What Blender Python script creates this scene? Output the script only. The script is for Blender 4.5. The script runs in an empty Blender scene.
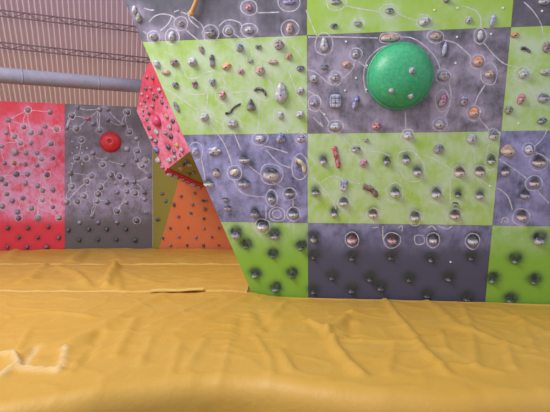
import bpy, bmesh, math, random
import numpy as np
from mathutils import Vector, Matrix, noise
C = bpy.context.scene.collection
F = 450.0
CAM = np.array([0.0, 0.0, 1.65])
rnd = random.Random(7)

def ray(px, py):
    return np.array([(px - 275.0) / F, 1.0, -(py - 206.0) / F])
def at(px, py, d):
    return CAM + ray(px, py) * d
def hit(px, py, p0, n):
    r = ray(px, py)
    return CAM + r * (np.dot(p0 - CAM, n) / np.dot(r, n))
def unit(v):
    v = np.array(v, float); return v / np.linalg.norm(v)
def lin(c):
    return tuple((x / 255 / 12.92) if x / 255 <= .04045 else ((x / 255 + .055) / 1.055) ** 2.4 for x in c)

# ------------------------------------------------------------------ materials
def new_mat(name):
    m = bpy.data.materials.new(name); m.use_nodes = True
    nt = m.node_tree; b = nt.nodes['Principled BSDF']
    return m, nt, b
def nd(nt, typ, **kw):
    n = nt.nodes.new(typ)
    for k, v in kw.items(): setattr(n, k, v)
    return n
def math_node(nt, op, a, b=None, clamp=False):
    n = nd(nt, 'ShaderNodeMath', operation=op, use_clamp=clamp)
    for i, v in enumerate((a, b)):
        if v is None: continue
        if isinstance(v, (int, float)): n.inputs[i].default_value = v
        else: nt.links.new(v, n.inputs[i])
    return n.outputs[0]
def mixc(nt, fac, a, b):
    n = nd(nt, 'ShaderNodeMix', data_type='RGBA')
    for s, v in ((n.inputs[0], fac), (n.inputs[6], a), (n.inputs[7], b)):
        if isinstance(v, (int, float)): s.default_value = v
        elif isinstance(v, tuple): s.default_value = (*v[:3], 1)
        else: nt.links.new(v, s)
    return n.outputs[2]
def noise_tex(nt, scale, detail=4, rough=.6, stretch=None):
    tc = nd(nt, 'ShaderNodeTexCoord')
    mp = nd(nt, 'ShaderNodeMapping')
    if stretch: mp.inputs['Scale'].default_value = stretch
    nt.links.new(tc.outputs['Object'], mp.inputs[0])
    n = nd(nt, 'ShaderNodeTexNoise')
    n.inputs['Scale'].default_value = scale; n.inputs['Detail'].default_value = detail
    n.inputs['Roughness'].default_value = rough
    nt.links.new(mp.outputs[0], n.inputs['Vector'])
    return n.outputs['Fac']

def panel_mat(name, col, chalk, scuff=(52, 58, 58), var=.12, gain=1.0, rough=.72):
    m, nt, b = new_mat(name)
    L = nt.links
    n1 = noise_tex(nt, 3.2, 6, .62); n2 = noise_tex(nt, 14, 3, .6, (1, .55, 1))
    base = mixc(nt, math_node(nt, 'MULTIPLY', n1, var * 2), lin(col), lin(tuple(max(0, c * .86) for c in col)))
    at_ = nd(nt, 'ShaderNodeAttribute', attribute_name='chalk')
    k = math_node(nt, 'ADD', math_node(nt, 'MULTIPLY', n1, 3.0), math_node(nt, 'MULTIPLY', n2, 1.3))
    k = math_node(nt, 'SUBTRACT', k, 1.5, True)
    f = math_node(nt, 'MULTIPLY', math_node(nt, 'MULTIPLY', at_.outputs['Fac'], k), gain, True)
    f = math_node(nt, 'MINIMUM', f, .85)
    c1 = mixc(nt, f, base, lin(chalk))
    at2 = nd(nt, 'ShaderNodeAttribute', attribute_name='scuff')
    f2 = math_node(nt, 'MULTIPLY', at2.outputs['Fac'], math_node(nt, 'ADD', math_node(nt, 'MULTIPLY', n2, 1.2), .3), True)
    c2 = mixc(nt, f2, c1, lin(scuff))
    L.new(c2, b.inputs['Base Color'])
    b.inputs['Roughness'].default_value = rough
    bp = nd(nt, 'ShaderNodeBump'); bp.inputs['Strength'].default_value = .12; bp.inputs['Distance'].default_value = .01
    L.new(noise_tex(nt, 120, 2), bp.inputs['Height']); L.new(bp.outputs[0], b.inputs['Normal'])
    return m
CHALK_G = (162, 158, 206); CHALK_L = (192, 210, 184); CHALK_R = (215, 155, 195)
GREY, LIME = (80, 79, 92), (156, 194, 60)
M = {}
M['grey'] = panel_mat('grey painted panel', GREY, (172, 162, 190)); M['grey_tint'] = panel_mat('grey painted panel light tinted', (78, 79, 106), (166, 164, 220))  # second grey, lower rows: bluish light tint put into paint and chalk colours
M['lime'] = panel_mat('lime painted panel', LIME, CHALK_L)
M['lime_dim'] = panel_mat('lime painted panel dimmed', (134, 182, 62), CHALK_L, (44, 58, 60))  # bottom row: same lime with the light falloff darkened into its colour
M['red'] = panel_mat('red painted panel', (214, 48, 66), CHALK_R, gain=1.2)
M['far_grey'] = panel_mat('far grey painted panel', (96, 88, 92), (158, 146, 180))
M['olive'] = panel_mat('olive painted panel', (140, 128, 46), (150, 150, 110))
M['orange'] = panel_mat('orange painted panel', (216, 112, 60), (222, 158, 142))
M['pink'] = panel_mat('pink red painted panel', (208, 40, 62), (236, 160, 200), gain=1.0)

def chalk_line_mat():
    m, nt, b = new_mat('white chalk')
    b.inputs['Base Color'].default_value = (*lin((232, 228, 244)), 1); b.inputs['Roughness'].default_value = .9
    tr = nd(nt, 'ShaderNodeBsdfTransparent'); mx = nd(nt, 'ShaderNodeMixShader')
    f = math_node(nt, 'ADD', math_node(nt, 'MULTIPLY', math_node(nt, 'SUBTRACT', noise_tex(nt, 9, 5, .7), .5), 1.6), .54, True)
    f = math_node(nt, 'MINIMUM', f, .78)
    nt.links.new(f, mx.inputs[0]); nt.links.new(tr.outputs[0], mx.inputs[1]); nt.links.new(b.outputs[0], mx.inputs[2])
    nt.links.new(mx.outputs[0], nt.nodes['Material Output'].inputs[0])
    return m
M['chalk'] = chalk_line_mat()

def hold_mat(name, col, dust=.45, rough=.62, mottle=True):
    m, nt, b = new_mat(name)
    n = noise_tex(nt, 34, 4, .65); n0 = noise_tex(nt, 21, 3, .6)
    k = math_node(nt, 'MULTIPLY', math_node(nt, 'SUBTRACT', n0, .42), 5, True)
    c0 = mixc(nt, k, lin(tuple(x * (.66 if mottle else .93) + (14 if mottle else 0) for x in col)), lin(col))
    f = math_node(nt, 'MULTIPLY', math_node(nt, 'SUBTRACT', n, .42, True), dust * 6, True)
    f = math_node(nt, 'MINIMUM', f, dust + .2)
    c = mixc(nt, f, c0, lin((206, 204, 222)))
    at_ = nd(nt, 'ShaderNodeAttribute', attribute_name='dark_top')
    a2 = nd(nt, 'ShaderNodeAttribute', attribute_name='pale_low')
    c = mixc(nt, math_node(nt, 'MULTIPLY', a2.outputs['Fac'], math_node(nt, 'ADD', n, .25), True), c, lin((214, 210, 226)))
    c = mixc(nt, math_node(nt, 'MULTIPLY', at_.outputs['Fac'], .9), c, lin((34, 36, 46)))
    nt.links.new(c, b.inputs['Base Color']); b.inputs['Roughness'].default_value = rough
    bp = nd(nt, 'ShaderNodeBump'); bp.inputs['Strength'].default_value = .3; bp.inputs['Distance'].default_value = .006
    nt.links.new(noise_tex(nt, 90, 3), bp.inputs['Height']); nt.links.new(bp.outputs[0], b.inputs['Normal'])
    return m
PAL = dict(white=((196, 192, 202), .3), cream=((218, 208, 180), .2), grey=((122, 120, 134), .5), pale=((168, 170, 178), .5), dark=((48, 50, 62), .3),
           black=((26, 28, 34), .2), slate=((62, 72, 92), .3), blue=((58, 66, 168), .45), paleblue=((158, 164, 205), .4), purple=((104, 84, 132), .5),
           pink=((204, 92, 150), .4), orange=((232, 140, 60), .2), tan=((196, 150, 112), .3), brown=((122, 82, 66), .3), red=((200, 62, 66), .4),
           maroon=((112, 48, 66), .4), green=((92, 118, 92), .5), yellow=((214, 178, 48), .3), peach=((216, 150, 120), .3), silver=((170, 162, 176), .2), olive=((120, 118, 70), .3), mossy=((92, 128, 74), .4), ash=((104, 104, 122), .4))
for k, (c, d) in PAL.items(): M['h_' + k] = hold_mat(k + ' resin', c, d, .25 if k == 'silver' else .5)
def plain(name, col, rough=.5, metal=0):
    m, nt, b = new_mat(name); b.inputs['Roughness'].default_value = rough; b.inputs['Metallic'].default_value = metal
    c = mixc(nt, noise_tex(nt, 8, 4), lin(tuple(x * .88 for x in col)), lin(tuple(min(255, x * 1.08) for x in col)))
    nt.links.new(c, b.inputs['Base Color']); return m
M['h_rosy'] = hold_mat('rosy resin', (208, 50, 108), .12, .45, False)
M['bolt'] = plain('dark steel bolt', (70, 70, 76), .4, .6)
M['nut'] = plain('bright steel nut', (238, 236, 240), .35)
M['pipe'] = plain('grey painted steel', (150, 150, 172), .4)
M['purlin'] = plain('steel purlin', (122, 100, 112), .6)
M['wood'] = plain('plywood edge', (188, 168, 110), .7)
M['rope'] = plain('tan rope', (190, 142, 92), .85)
M['dome'] = hold_mat('green dome resin', (44, 172, 116), .08, .36, False)
M['reddome'] = hold_mat('red dome resin', (214, 26, 40), .05, .35, False)
M['seal'] = plain('cream webbing', (214, 176, 96), .7)
M['floor'] = plain('concrete', (140, 136, 130), .8)

def mat_cover():
    m, nt, b = new_mat('yellow vinyl cover')
    n1 = noise_tex(nt, 1.1, 6, .62, (1, 1.6, 1)); n2 = noise_tex(nt, 16, 4, .7)
    c = mixc(nt, n1, lin((200, 150, 46)), lin((192, 153, 74)))
    f = math_node(nt, 'MULTIPLY', math_node(nt, 'SUBTRACT', n2, .6, True), 1.6, True)
    c = mixc(nt, f, c, lin((214, 186, 120)))
    wa = nd(nt, 'ShaderNodeAttribute', attribute_name='crease_pale')
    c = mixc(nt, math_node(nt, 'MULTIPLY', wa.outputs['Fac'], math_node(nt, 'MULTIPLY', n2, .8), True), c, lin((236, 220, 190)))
    nt.links.new(c, b.inputs['Base Color'])
    r = math_node(nt, 'ADD', math_node(nt, 'MULTIPLY', n1, .25), .38)
    nt.links.new(r, b.inputs['Roughness'])
    bp = nd(nt, 'ShaderNodeBump'); bp.inputs['Strength'].default_value = .2; bp.inputs['Distance'].default_value = .02
    nt.links.new(noise_tex(nt, 22, 4, .6, (1, .4, 1)), bp.inputs['Height']); nt.links.new(bp.outputs[0], b.inputs['Normal'])
    return m
M['vinyl'] = mat_cover()

def roof_mat(nm, ca, cb):
    m, nt, b = new_mat(nm)
    tc = nd(nt, 'ShaderNodeTexCoord'); sx = nd(nt, 'ShaderNodeSeparateXYZ'); nt.links.new(tc.outputs['Object'], sx.inputs[0])
    gr = math_node(nt, 'ADD', math_node(nt, 'MULTIPLY', sx.outputs['Y'], .28), -.1, True)
    c = mixc(nt, gr, lin(ca), lin(cb))
    nt.links.new(c, b.inputs['Base Color']); b.inputs['Roughness'].default_value = .5
    t = nd(nt, 'ShaderNodeBsdfTranslucent'); nt.links.new(c, t.inputs[0])
    mx = nd(nt, 'ShaderNodeMixShader'); mx.inputs[0].default_value = .72
    nt.links.new(b.outputs[0], mx.inputs[1]); nt.links.new(t.outputs[0], mx.inputs[2])
    nt.links.new(mx.outputs[0], nt.nodes['Material Output'].inputs[0]); return m
M['roof'] = roof_mat('translucent corrugated sheet', (198, 158, 144), (184, 156, 170)); M['roofrib'] = roof_mat('pale sheet rib', (244, 214, 200), (236, 222, 232))

# ------------------------------------------------------------------ object helpers
def link(name, me, parent=None, mw=None):
    o = bpy.data.objects.new(name, me); C.objects.link(o)
    if mw is not None and parent is None: o.matrix_world = mw
    if parent is not None: o.parent = parent
    return o
def tag(o, label, cat, group=None):
    o['label'] = label; o['category'] = cat
    if group: o['group'] = group
    return o
def bm_mesh(name, bm, mats, smooth=True):
    bmesh.ops.recalc_face_normals(bm, faces=bm.faces)
    me = bpy.data.meshes.new(name); bm.to_mesh(me); bm.free()
    for m in (mats if isinstance(mats, (list, tuple)) else [mats]): me.materials.append(m)
    if smooth: me.polygons.foreach_set('use_smooth', [True] * len(me.polygons))
    return me
def empty(name, loc=(0, 0, 0)):
    o = bpy.data.objects.new(name, None); C.objects.link(o); o.location = loc; return o

# ------------------------------------------------------------------ main climbing wall plane
def rot(a, b, c):
    ca, sa, cb, sb, cc, sc = math.cos(a), math.sin(a), math.cos(b), math.sin(b), math.cos(c), math.sin(c)
    return np.array([[cb, 0, sb], [0, 1, 0], [-sb, 0, cb]]) @ np.array([[1, 0, 0], [0, ca, -sa], [0, sa, ca]]) @ np.array([[cc, -sc, 0], [sc, cc, 0], [0, 0, 1]])
R_ = rot(.234, .13, .009)
w = lambda v: np.array([v[0], v[2], -v[1]])
WU, WV = w(R_[:, 0]), w(-R_[:, 1])
WO = CAM + w((.431, -.963, 5.983))
WN = np.cross(WU, WV)                     # towards the camera
PW, PH = 2.44, 1.233
class Plane:
    def __init__(s, o, u, v):
        s.o, s.u, s.v = o, unit(u), unit(v); s.n = np.cross(s.u, s.v)
    def uv(s, px, py):
        p = hit(px, py, s.o, s.n) - s.o
        return float(p @ s.u), float(p @ s.v)
    def matrix(s, u=0, v=0, off=0):
        p = s.o + s.u * u + s.v * v + s.n * off
        return Matrix(((s.u[0], s.v[0], s.n[0], p[0]), (s.u[1], s.v[1], s.n[1], p[1]), (s.u[2], s.v[2], s.n[2], p[2]), (0, 0, 0, 1)))
    def depth(s, px, py):
        return hit(px, py, s.o, s.n)[1]
MAIN = Plane(WO, WU, WV)
# far climbing wall: vertical, turned a little away
fa = math.radians(12)
FAR = Plane(at(64, 250, 12.9), (math.cos(fa), math.sin(fa), 0), (0, 0, 1))

def catmull(pts, n=6, closed=False):
    P = [np.array(p, float) for p in pts]
    if len(P) < 3 and not closed: 
        return [P[0] + (P[-1] - P[0]) * t for t in np.linspace(0, 1, n + 1)]
    out = []; N = len(P)
    rng = range(N if closed else N - 1)
    for i in rng:
        g = (lambda j: P[j % N]) if closed else (lambda j: P[min(max(j, 0), N - 1)])
        a, b, c, d = g(i - 1), g(i), g(i + 1), g(i + 2)
        for k in range(n):
            t = k / n
            out.append(.5 * (2 * b + (c - a) * t + (2 * a - 5 * b + 4 * c - d) * t * t + (3 * b - a - 3 * c + d) * t ** 3))
    out.append(P[0] if closed else P[-1])
    return out

# ------------------------------------------------------------------ holds: (px, py, w, h, kind, colour, ring, angle)
H = []
def hold(panel, px, py, w, h, kind, col, ring=None, ang=0, name=None, label=None, pts=None):
    H.append(dict(panel=panel, px=px, py=py, w=w, h=h, kind=kind, col=col, ring=ring, ang=ang, name=name, label=label, pts=pts))
def many(panel, rows):
    for r in rows: hold(panel, *r)
many('L0', [
 (153.5, 36.5, 7, 7, 'knob', 'pale', (6.5, 6.5)), (172, 36.5, 7, 11, 'sliver', 'pale', (7, 8.5), -15), (181, 23.5, 7, 6, 'wedge', 'olive', (7, 7)),
 (210.5, 33, 10, 8, 'jug', 'dark', (8, 8.5)), (228.5, 31, 7, 7, 'cone', 'white', (5.5, 5.5)), (249, 30, 9, 7, 'jug', 'pale', (8, 7)),
 (249, 7.5, 7, 6, 'jug', 'red', (8.5, 7.5)), (289, 2, 12, 5, 'edge', 'blue', (12, 10)), (289.5, 28.5, 7, 10, 'blob', 'peach', (9, 9)),
 (134.5, 10, 5, 9, 'sliver', 'white'), (139, 18, 6, 10, 'sliver', 'olive')])
many('L1', [
 (157, 64, 6, 9, 'sliver', 'pale', None, 30), (166, 72.5, 9, 5, 'blob', 'peach'), (174.5, 63, 9, 7, 'blob', 'maroon'), (192.5, 62, 9, 9, 'jug', 'pale'),
 (201.5, 49.5, 5, 9, 'sliver', 'brown', None, 15), (175.5, 85, 7, 7, 'wedge', 'slate'), (195, 84.5, 6, 9, 'wedge', 'maroon'), (176.5, 107, 4.5, 12, 'sliver', 'slate', None, 25),
 (240, 47.5, 7, 8, 'cone', 'blue', (6, 6.5)), (258.5, 47, 7, 6, 'wedge', 'green'), (278.8, 45, 10, 10, 'jug', 'maroon', (7, 7)), (212.2, 61, 6, 13, 'peg', 'dark'),
 (226.5, 66.5, 11, 7, 'wedge', 'orange', None, 12), (250.5, 61, 6, 4, 'edge', 'green'), (241, 71.5, 7, 6, 'wedge', 'pink'), (260, 70.5, 9, 9, 'blob', 'peach', (7, 7)),
 (273, 62, 10, 5, 'edge', 'tan', None, -5), (288.5, 56.5, 7, 7, 'blob', 'peach', None, 20), (212.5, 82, 7, 8, 'blob', 'grey'), (222.5, 95, 7, 9, 'jug', 'red', (7.5, 8)),
 (281, 92.5, 14, 23, 'shield', 'white'), (300.5, 68.5, 8, 6, 'blob', 'slate'), (300.5, 91, 8, 7, 'blob', 'pale'), (300, 114.5, 8, 8, 'jug', 'white'),
 (280.3, 115.5, 6, 8, 'blob', 'pale', (6.5, 7)), (204.5, 117, 8, 8, 'jug', 'pale', (7, 7)), (232.5, 124, 11, 8, 'jug', 'grey', (9, 8)),
 (251, 105, 9, 12, 'bell', 'black')])
hold('L1', 261, 91.5, 14, 9, 'arc', 'dark', pts=[(254, 90.5), (259, 88.5), (264, 91), (266, 96)])
hold('L1', 233, 109, 16, 11, 'arc', 'black', pts=[(225, 113.5), (230, 112.5), (234, 107.5), (241, 103.5)], name='long')
many('L2', [
 (195.7, 151, 7, 7, 'knob', 'paleblue', (7, 9)), (214.5, 151, 12, 8, 'flower', 'white'), (259.9, 138.5, 9, 6, 'jug', 'white', (8, 6.5)), (281, 138, 9, 10, 'cone', 'blue'),
 (301, 138.5, 9, 6, 'edge', 'purple', (5.5, 5)), (244.5, 160, 11, 6, 'jug', 'pale'), (216.5, 172.5, 7, 9, 'blob', 'cream'), (234.5, 172.5, 10, 7, 'wedge', 'cream', (7.5, 7.5), 15),
 (244, 183.5, 12, 8, 'jug', 'purple'), (271.3, 174, 16, 13, 'rock', 'white', (11, 11), -20), (289.5, 193.5, 9, 6, 'knob', 'white', (7, 6.5)), (271.5, 198, 7, 9, 'jug', 'slate', (6, 8)),
 (209, 184, 10, 7, 'jug', 'pale'), (225.5, 199.5, 7, 3.5, 'edge', 'dark'), (228, 208, 8, 5, 'blob', 'purple'), (293.3, 214, 10, 7, 'jug', 'pale', (7, 7)),
 (255, 213.5, 9, 8, 'jug', 'dark'), (262.5, 226, 12, 10, 'jug', 'silver', (7.5, 7.5))])
hold('L2', 300, 166, 10, 16, 'arc', 'cream', pts=[(295, 160.5), (299, 161), (303.5, 165.5), (304.5, 173)], name='banana', ring=(8.5, 13))
many('L3', [(236, 235, 9, 8, 'jug', 'grey'), (246, 246.5, 6, 5, 'knob', 'slate'), (274.5, 236.5, 8, 6, 'jug', 'grey'), (272.8, 256, 6, 5, 'knob', 'green'), (255, 275.5, 8, 7, 'jug', 'slate'),
 (291.7, 275.5, 7, 7, 'knob', 'slate'), (301, 248, 6, 6, 'knob', 'dark'), (275.5, 289.5, 9, 6, 'jug', 'dark')])
many('M0', [(336, 2, 11, 5, 'edge', 'dark', (10, 8)), (334, 26, 8, 6, 'wedge', 'slate'), (358, 24, 7, 5, 'edge', 'slate', (6, 6)), (389.5, 11, 9, 6, 'blob', 'slate', (9.5, 7)),
 (446.5, .5, 6, 5, 'knob', 'dark'), (424.5, 21.5, 11, 8, 'blob', 'pale', (7.5, 7.5), 20), (468.5, 20, 7, 8, 'wedge', 'pale'), (492.5, 20.5, 6, 13, 'sliver', 'paleblue', None, -8)])
many('M1', [(324, 44, 9, 15, 'shield', 'pale', (9, 11)), (355.7, 54, 7, 8, 'jug', 'grey', (6.3, 6.5)), (390, 38, 19, 7, 'edge', 'tan', (11, 5.5)), (346.5, 64.5, 9, 7, 'wedge', 'peach'),
 (324, 67, 8, 5, 'blob', 'slate'), (335.5, 77.5, 9, 7, 'blob', 'grey', (7, 7)), (313.7, 79, 9, 8, 'wedge', 'pale'), (314.5, 103, 9, 6, 'jug', 'purple', (7, 8)),
 (335.5, 101, 12, 14, 'block', 'paleblue'), (355.7, 102.5, 6, 16, 'sliver', 'blue', None, -18), (335.4, 126.5, 11, 8, 'jug', 'pale', (8, 6.8)), (376, 126, 9, 7, 'jug', 'red'),
 (435.5, 36.5, 11, 7, 'blob', 'tan', (8.5, 6.5)), (444.5, 49, 4.5, 15, 'sliver', 'paleblue', None, -8), (480, 35.5, 6, 11, 'sliver', 'white', (6, 8)), (477.8, 61.7, 10, 10, 'jug', 'orange', (7, 7.5)),
 (489, 74, 9, 8, 'jug', 'tan', (8.5, 11)), (443.5, 76, 11, 9, 'rock', 'grey', (7.5, 7)), (442.5, 100.5, 7, 13, 'rock', 'pink', (7, 11), -20), (463.5, 101, 8, 10, 'blob', 'purple'),
 (473.5, 112.5, 10, 10, 'jug', 'orange', (7, 8)), (439.5, 124, 10, 8, 'jug', 'pale', (7, 7)), (493.5, 135.5, 9, 9, 'jug', 'slate', (6.5, 7)), (408, 135.5, 9, 8, 'jug', 'pale', (7, 7))])
many('M2', [(356, 149.5, 9, 6, 'jug', 'slate', (6, 5.5)), (366, 140, 5, 4, 'knob', 'grey'), (323.5, 161.5, 7, 9, 'jug', 'grey'), (363.5, 163, 9, 9, 'wedge', 'pink'),
 (343.7, 185, 7, 12, 'block', 'paleblue', None, -6), (315.5, 192.5, 9, 7, 'jug', 'green'), (343.8, 203, 9, 7, 'jug', 'white', (6.5, 7)), (386.5, 161.5, 7, 9, 'jug', 'slate', None, 12),
 (406, 160, 8, 9, 'jug', 'pale'), (417.5, 172, 8, 9, 'jug', 'pale'), (395, 193, 9, 9, 'jug', 'pale', (8.5, 10)), (436, 194, 9, 10, 'jug', 'pale', (8, 9)),
 (438.5, 149, 12, 10, 'wedge', 'slate'), (459.5, 172.5, 10, 9, 'jug', 'peach', (7.5, 7)), (479.7, 172, 10, 9, 'jug', 'tan', (7.5, 7.5)), (491, 161, 8, 7, 'jug', 'green', (6, 9)),
 (458, 195, 6, 6, 'knob', 'dark'), (479.7, 196, 8, 8, 'jug', 'white'), (471.5, 138.5, 10, 10, 'blob', 'pale'), (415, 217.5, 8, 8, 'jug', 'white', (7, 7.5)),
 (373, 214.5, 9, 7, 'jug', 'peach', (6.5, 6.5)), (454.8, 215.5, 10, 8, 'jug', 'peach', (7.5, 7.5)), (334.5, 214, 6, 7, 'jug', 'pale'), (455, 204, 6, 4, 'edge', 'green')])
hold('M2', 336.5, 157, 6, 23, 'arc', 'red', pts=[(334, 146), (335.5, 153), (337.5, 161), (338.7, 168)], name='stick')
hold('M2', 370, 190, 18, 14, 'arc', 'brown', pts=[(362.5, 186), (368, 187.5), (373.5, 191), (376.5, 197)], name='sausage')
many('M3', [(313.5, 239, 6, 7, 'knob', 'pale'), (352, 239.5, 10, 9, 'jug', 'red', (7, 7.5)), (392, 240, 9, 8, 'jug', 'red', (8.5, 8)), (433, 240, 8, 8, 'jug', 'white', (7, 7.5)), (472.5, 240.5, 10, 9, 'jug', 'white', (7, 8)),
 (313.5, 257.5, 5, 5, 'knob', 'grey'), (351.7, 258.5, 6, 6, 'knob', 'grey'), (390.5, 258, 6, 5, 'knob', 'grey'), (430.5, 260, 6, 6, 'knob', 'silver'), (470.5, 258.5, 6, 5, 'knob', 'dark'),
 (332, 278, 6, 5, 'knob', 'dark'), (369.7, 279.5, 6, 6, 'knob', 'brown'), (380.5, 288.5, 8, 6, 'knob', 'dark'), (409, 280, 6, 5, 'knob', 'dark'), (448.3, 279, 7, 6, 'knob', 'dark'),
 (351.5, 291, 8, 5, 'knob', 'black'), (313.5, 292, 6, 5, 'knob', 'dark'), (426.5, 296.5, 7, 4, 'knob', 'slate'), (466.5, 299.5, 8, 5, 'knob', 'black')])
many('R0', [(544, 2, 11, 6, 'jug', 'pale')])
many('R1', [(514.5, 35, 9, 6, 'wedge', 'orange'), (546.5, 47.5, 9, 12, 'wedge', 'brown'), (523, 74, 9, 9, 'jug', 'pale', (8, 8)), (545.5, 72.5, 11, 6, 'edge', 'pale'),
 (521, 99, 7, 11, 'jug', 'red', None, -20), (543.5, 98, 11, 10, 'jug', 'slate', (8, 8)), (508.6, 110, 8, 9, 'blob', 'olive'), (541.5, 121, 9, 7, 'jug', 'slate', None, 10)])
hold('R1', 525.6, 49.5, 11, 6, 'arc', 'dark', pts=[(520.5, 48.5), (525, 48.5), (530.5, 52.5)])
many('R2', [(507.5, 150.5, 14, 13, 'jug', 'tan'), (528.5, 149.5, 8, 9, 'jug', 'pale', (6.5, 6.8)), (538.5, 162.5, 13, 9, 'jug', 'tan', (9, 8.5)), (505, 172, 8, 8, 'jug', 'white'),
 (534, 183, 10, 7, 'jug', 'tan', (8.5, 8)), (524.6, 195, 10, 8, 'jug', 'purple'), (521.3, 216.5, 10, 9, 'jug', 'peach', (9, 8.5))])
many('R3', [(538.5, 240.5, 10, 9, 'jug', 'silver'), (514.5, 261, 7, 7, 'knob', 'slate'), (492, 280.5, 7, 8, 'knob', 'slate'), (533.4, 282, 7, 6, 'knob', 'slate'), (510, 300.5, 9, 6, 'knob', 'dark')])

# chalk routes drawn on the main wall
LINES = [[(149, 22), (155, 16), (163, 14), (172, 16), (176, 20)], [(172, 16), (168, 24), (160, 31)], [(143, 31), (147, 34)], [(181, 12), (189, 15), (196, 20), (203, 27), (204.5, 40)], [(186, 30), (193, 36), (199, 41)],
 [(219, 26), (225, 21), (232, 20), (240, 23), (242, 28)], [(234, 34), (243, 40), (250, 46), (252, 57)], [(257.5, 12.8), (268, 12.6), (279, 12.2)], [(144, 8), (150, 10), (154, 10)], [(174, 12), (179, 10)],
 [(165, 52), (179, 60), (184, 72), (188, 78), (197, 78), (205, 73), (215, 71), (222, 76), (226, 86)], [(160, 85), (180, 98), (200, 112)], [(180, 87), (190, 94), (204, 94), (208, 88), (206.5, 110)], [(208, 123), (222, 140), (229, 155), (232, 165)],
 [(212, 118), (223, 125)], [(230, 93), (250, 92), (257, 97), (265, 101), (274, 97)], [(266, 76), (272, 86), (274, 97)], [(293, 47), (301, 57), (303, 66)], [(256, 48), (257, 58)], [(259, 101), (259, 128)], [(289, 71), (294, 85), (300, 100), (308, 110)],
 [(234, 133), (241, 150)], [(283, 122), (288, 132)], [(234, 180), (238, 189), (247, 195), (265, 197)], [(249, 166), (265, 178), (280, 186), (284, 190)], [(266, 150), (279, 163), (291, 168)], [(264, 146), (271, 147.5), (288, 153)],
 [(266, 206), (266, 219)], [(293, 200), (293, 207)], [(201, 157), (204, 172), (205, 180)], [(245, 50), (248, 62), (256, 64)], [(188, 12), (190, 20), (199, 28)],
 [(346, 6), (362, 9), (380, 12)], [(399, 14), (408, 18), (417, 21)], [(462, 6), (474, 10), (480, 17), (481, 28)], [(306, 10), (312, 25), (317, 36)],
 [(307, 70), (315, 72), (326, 81), (333, 85), (340, 80), (347, 75), (353, 68), (355, 61)], [(328, 80), (333, 73)], [(358, 61), (367, 68)],
 [(366, 93), (363.5, 76), (367, 61), (377, 50), (389, 45), (405, 43), (416, 46)], [(308, 91), (317, 96), (321, 103), (318, 111)], [(318, 108), (325, 116), (329, 122)], [(340, 133), (347, 142), (351, 147)], [(362, 151), (380, 152.5), (390, 156)],
 [(308, 37), (340, 37), (378, 38)], [(401, 37), (412, 38), (425, 46), (435, 57), (440, 68)], [(443, 40), (455, 43), (465, 51), (471, 57)], [(484, 43), (494, 55), (505, 64), (520, 68)], [(449, 82), (451, 95), (449, 108), (444, 117)],
 [(485, 85), (478, 96), (475, 104)], [(479, 118), (489, 130)], [(405.5, 112), (405.5, 128)], [(526, 82), (533, 92), (537, 97)], [(313, 117), (323, 127), (320, 122)],
 [(311, 176), (322, 187), (332, 200), (336, 209)], [(322, 182), (333, 176), (345, 180), (360, 184)], [(424, 155), (440, 162), (452, 170)], [(450, 178), (450.5, 205)], [(472, 145), (476, 163)], [(489, 144), (484, 163)],
 [(482, 180), (490, 186), (499, 189), (508, 197), (512.5, 210)], [(499, 159), (514, 169), (526, 178)], [(537, 191), (549, 203)], [(548, 128), (543, 138), (535, 146)], [(535, 152), (545, 157), (552, 163)],
 [(524, 2), (533, 11), (541, 24), (543, 36)], [(383, 226), (383, 238), (386, 246)], [(398, 228), (402, 226), (402, 231)], [(428, 228), (432, 226), (436, 230)], [(372, 228), (379, 227)], [(438, 226), (447, 229), (452, 226)],
 [(501, 223), (503, 218), (507, 218), (508, 223), (504, 221)]]
LOOPS = [[(398, 155), (404, 151), (413, 152), (423, 163), (424, 176), (415, 182), (405, 178), (398, 167)],      # round the pair of jugs
         [(415, 236), (423, 236), (424, 243), (416, 244)], [(277, 207), (284, 211), (284, 219), (277, 221), (270, 218), (270, 211)], [(277, 210), (281, 213), (280, 217), (277, 218), (273, 216), (273, 212)]]
NUTS = [(434.5, 10), (457.5, 8), (503, 8), (346, 41.5), (345, 90.5), (356, 78), (367, 65.5), (366.5, 89.5), (324.5, 114.5), (457, 37), (491, 34), (455.5, 63), (518.5, 123.5), (490, 186), (542, 11), (480, 112), (450.5, 262)]

# ------------------------------------------------------------------ main wall panels
cols = {'L': (-2, 0), 'M': (0, 1), 'R': (1, 2)}
rows = {'0': (1, 2.0), '1': (0, 1), '2': (-1, 0), '3': (-2.17, -1)}
EDGE_A, EDGE_B = MAIN.uv(127.5, 7.5), MAIN.uv(251, 291)
def edge_u(v):   # left edge of the main wall, metres
    t = (v - EDGE_A[1]) / (EDGE_B[1] - EDGE_A[1]); return EDGE_A[0] + t * (EDGE_B[0] - EDGE_A[0])
IS_GREY = lambda c, r: (ord(c) % 2 == 0) == (int(r) % 2 == 0) if False else ((c in 'LR') == (r in '02'))
PN = {'L0': 'topmost left grey panel', 'L1': 'upper left green panel', 'L2': 'lower left grey panel', 'L3': 'bottom left green panel',
      'M0': 'topmost middle green panel', 'M1': 'upper middle grey panel', 'M2': 'lower middle green panel', 'M3': 'bottom middle grey panel',
      'R0': 'topmost right grey panel', 'R1': 'upper right green panel', 'R2': 'lower right grey panel', 'R3': 'bottom right green panel'}
for h in H:
    if h['py'] > 245:
        h['col'] = 'mossy' if h['panel'] in ('L3', 'R3') else 'ash'; h['w'] *= .85; h['h'] *= .8
    h['uv'] = MAIN.uv(h['px'], h['py'])
MPX = 1 / F
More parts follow.
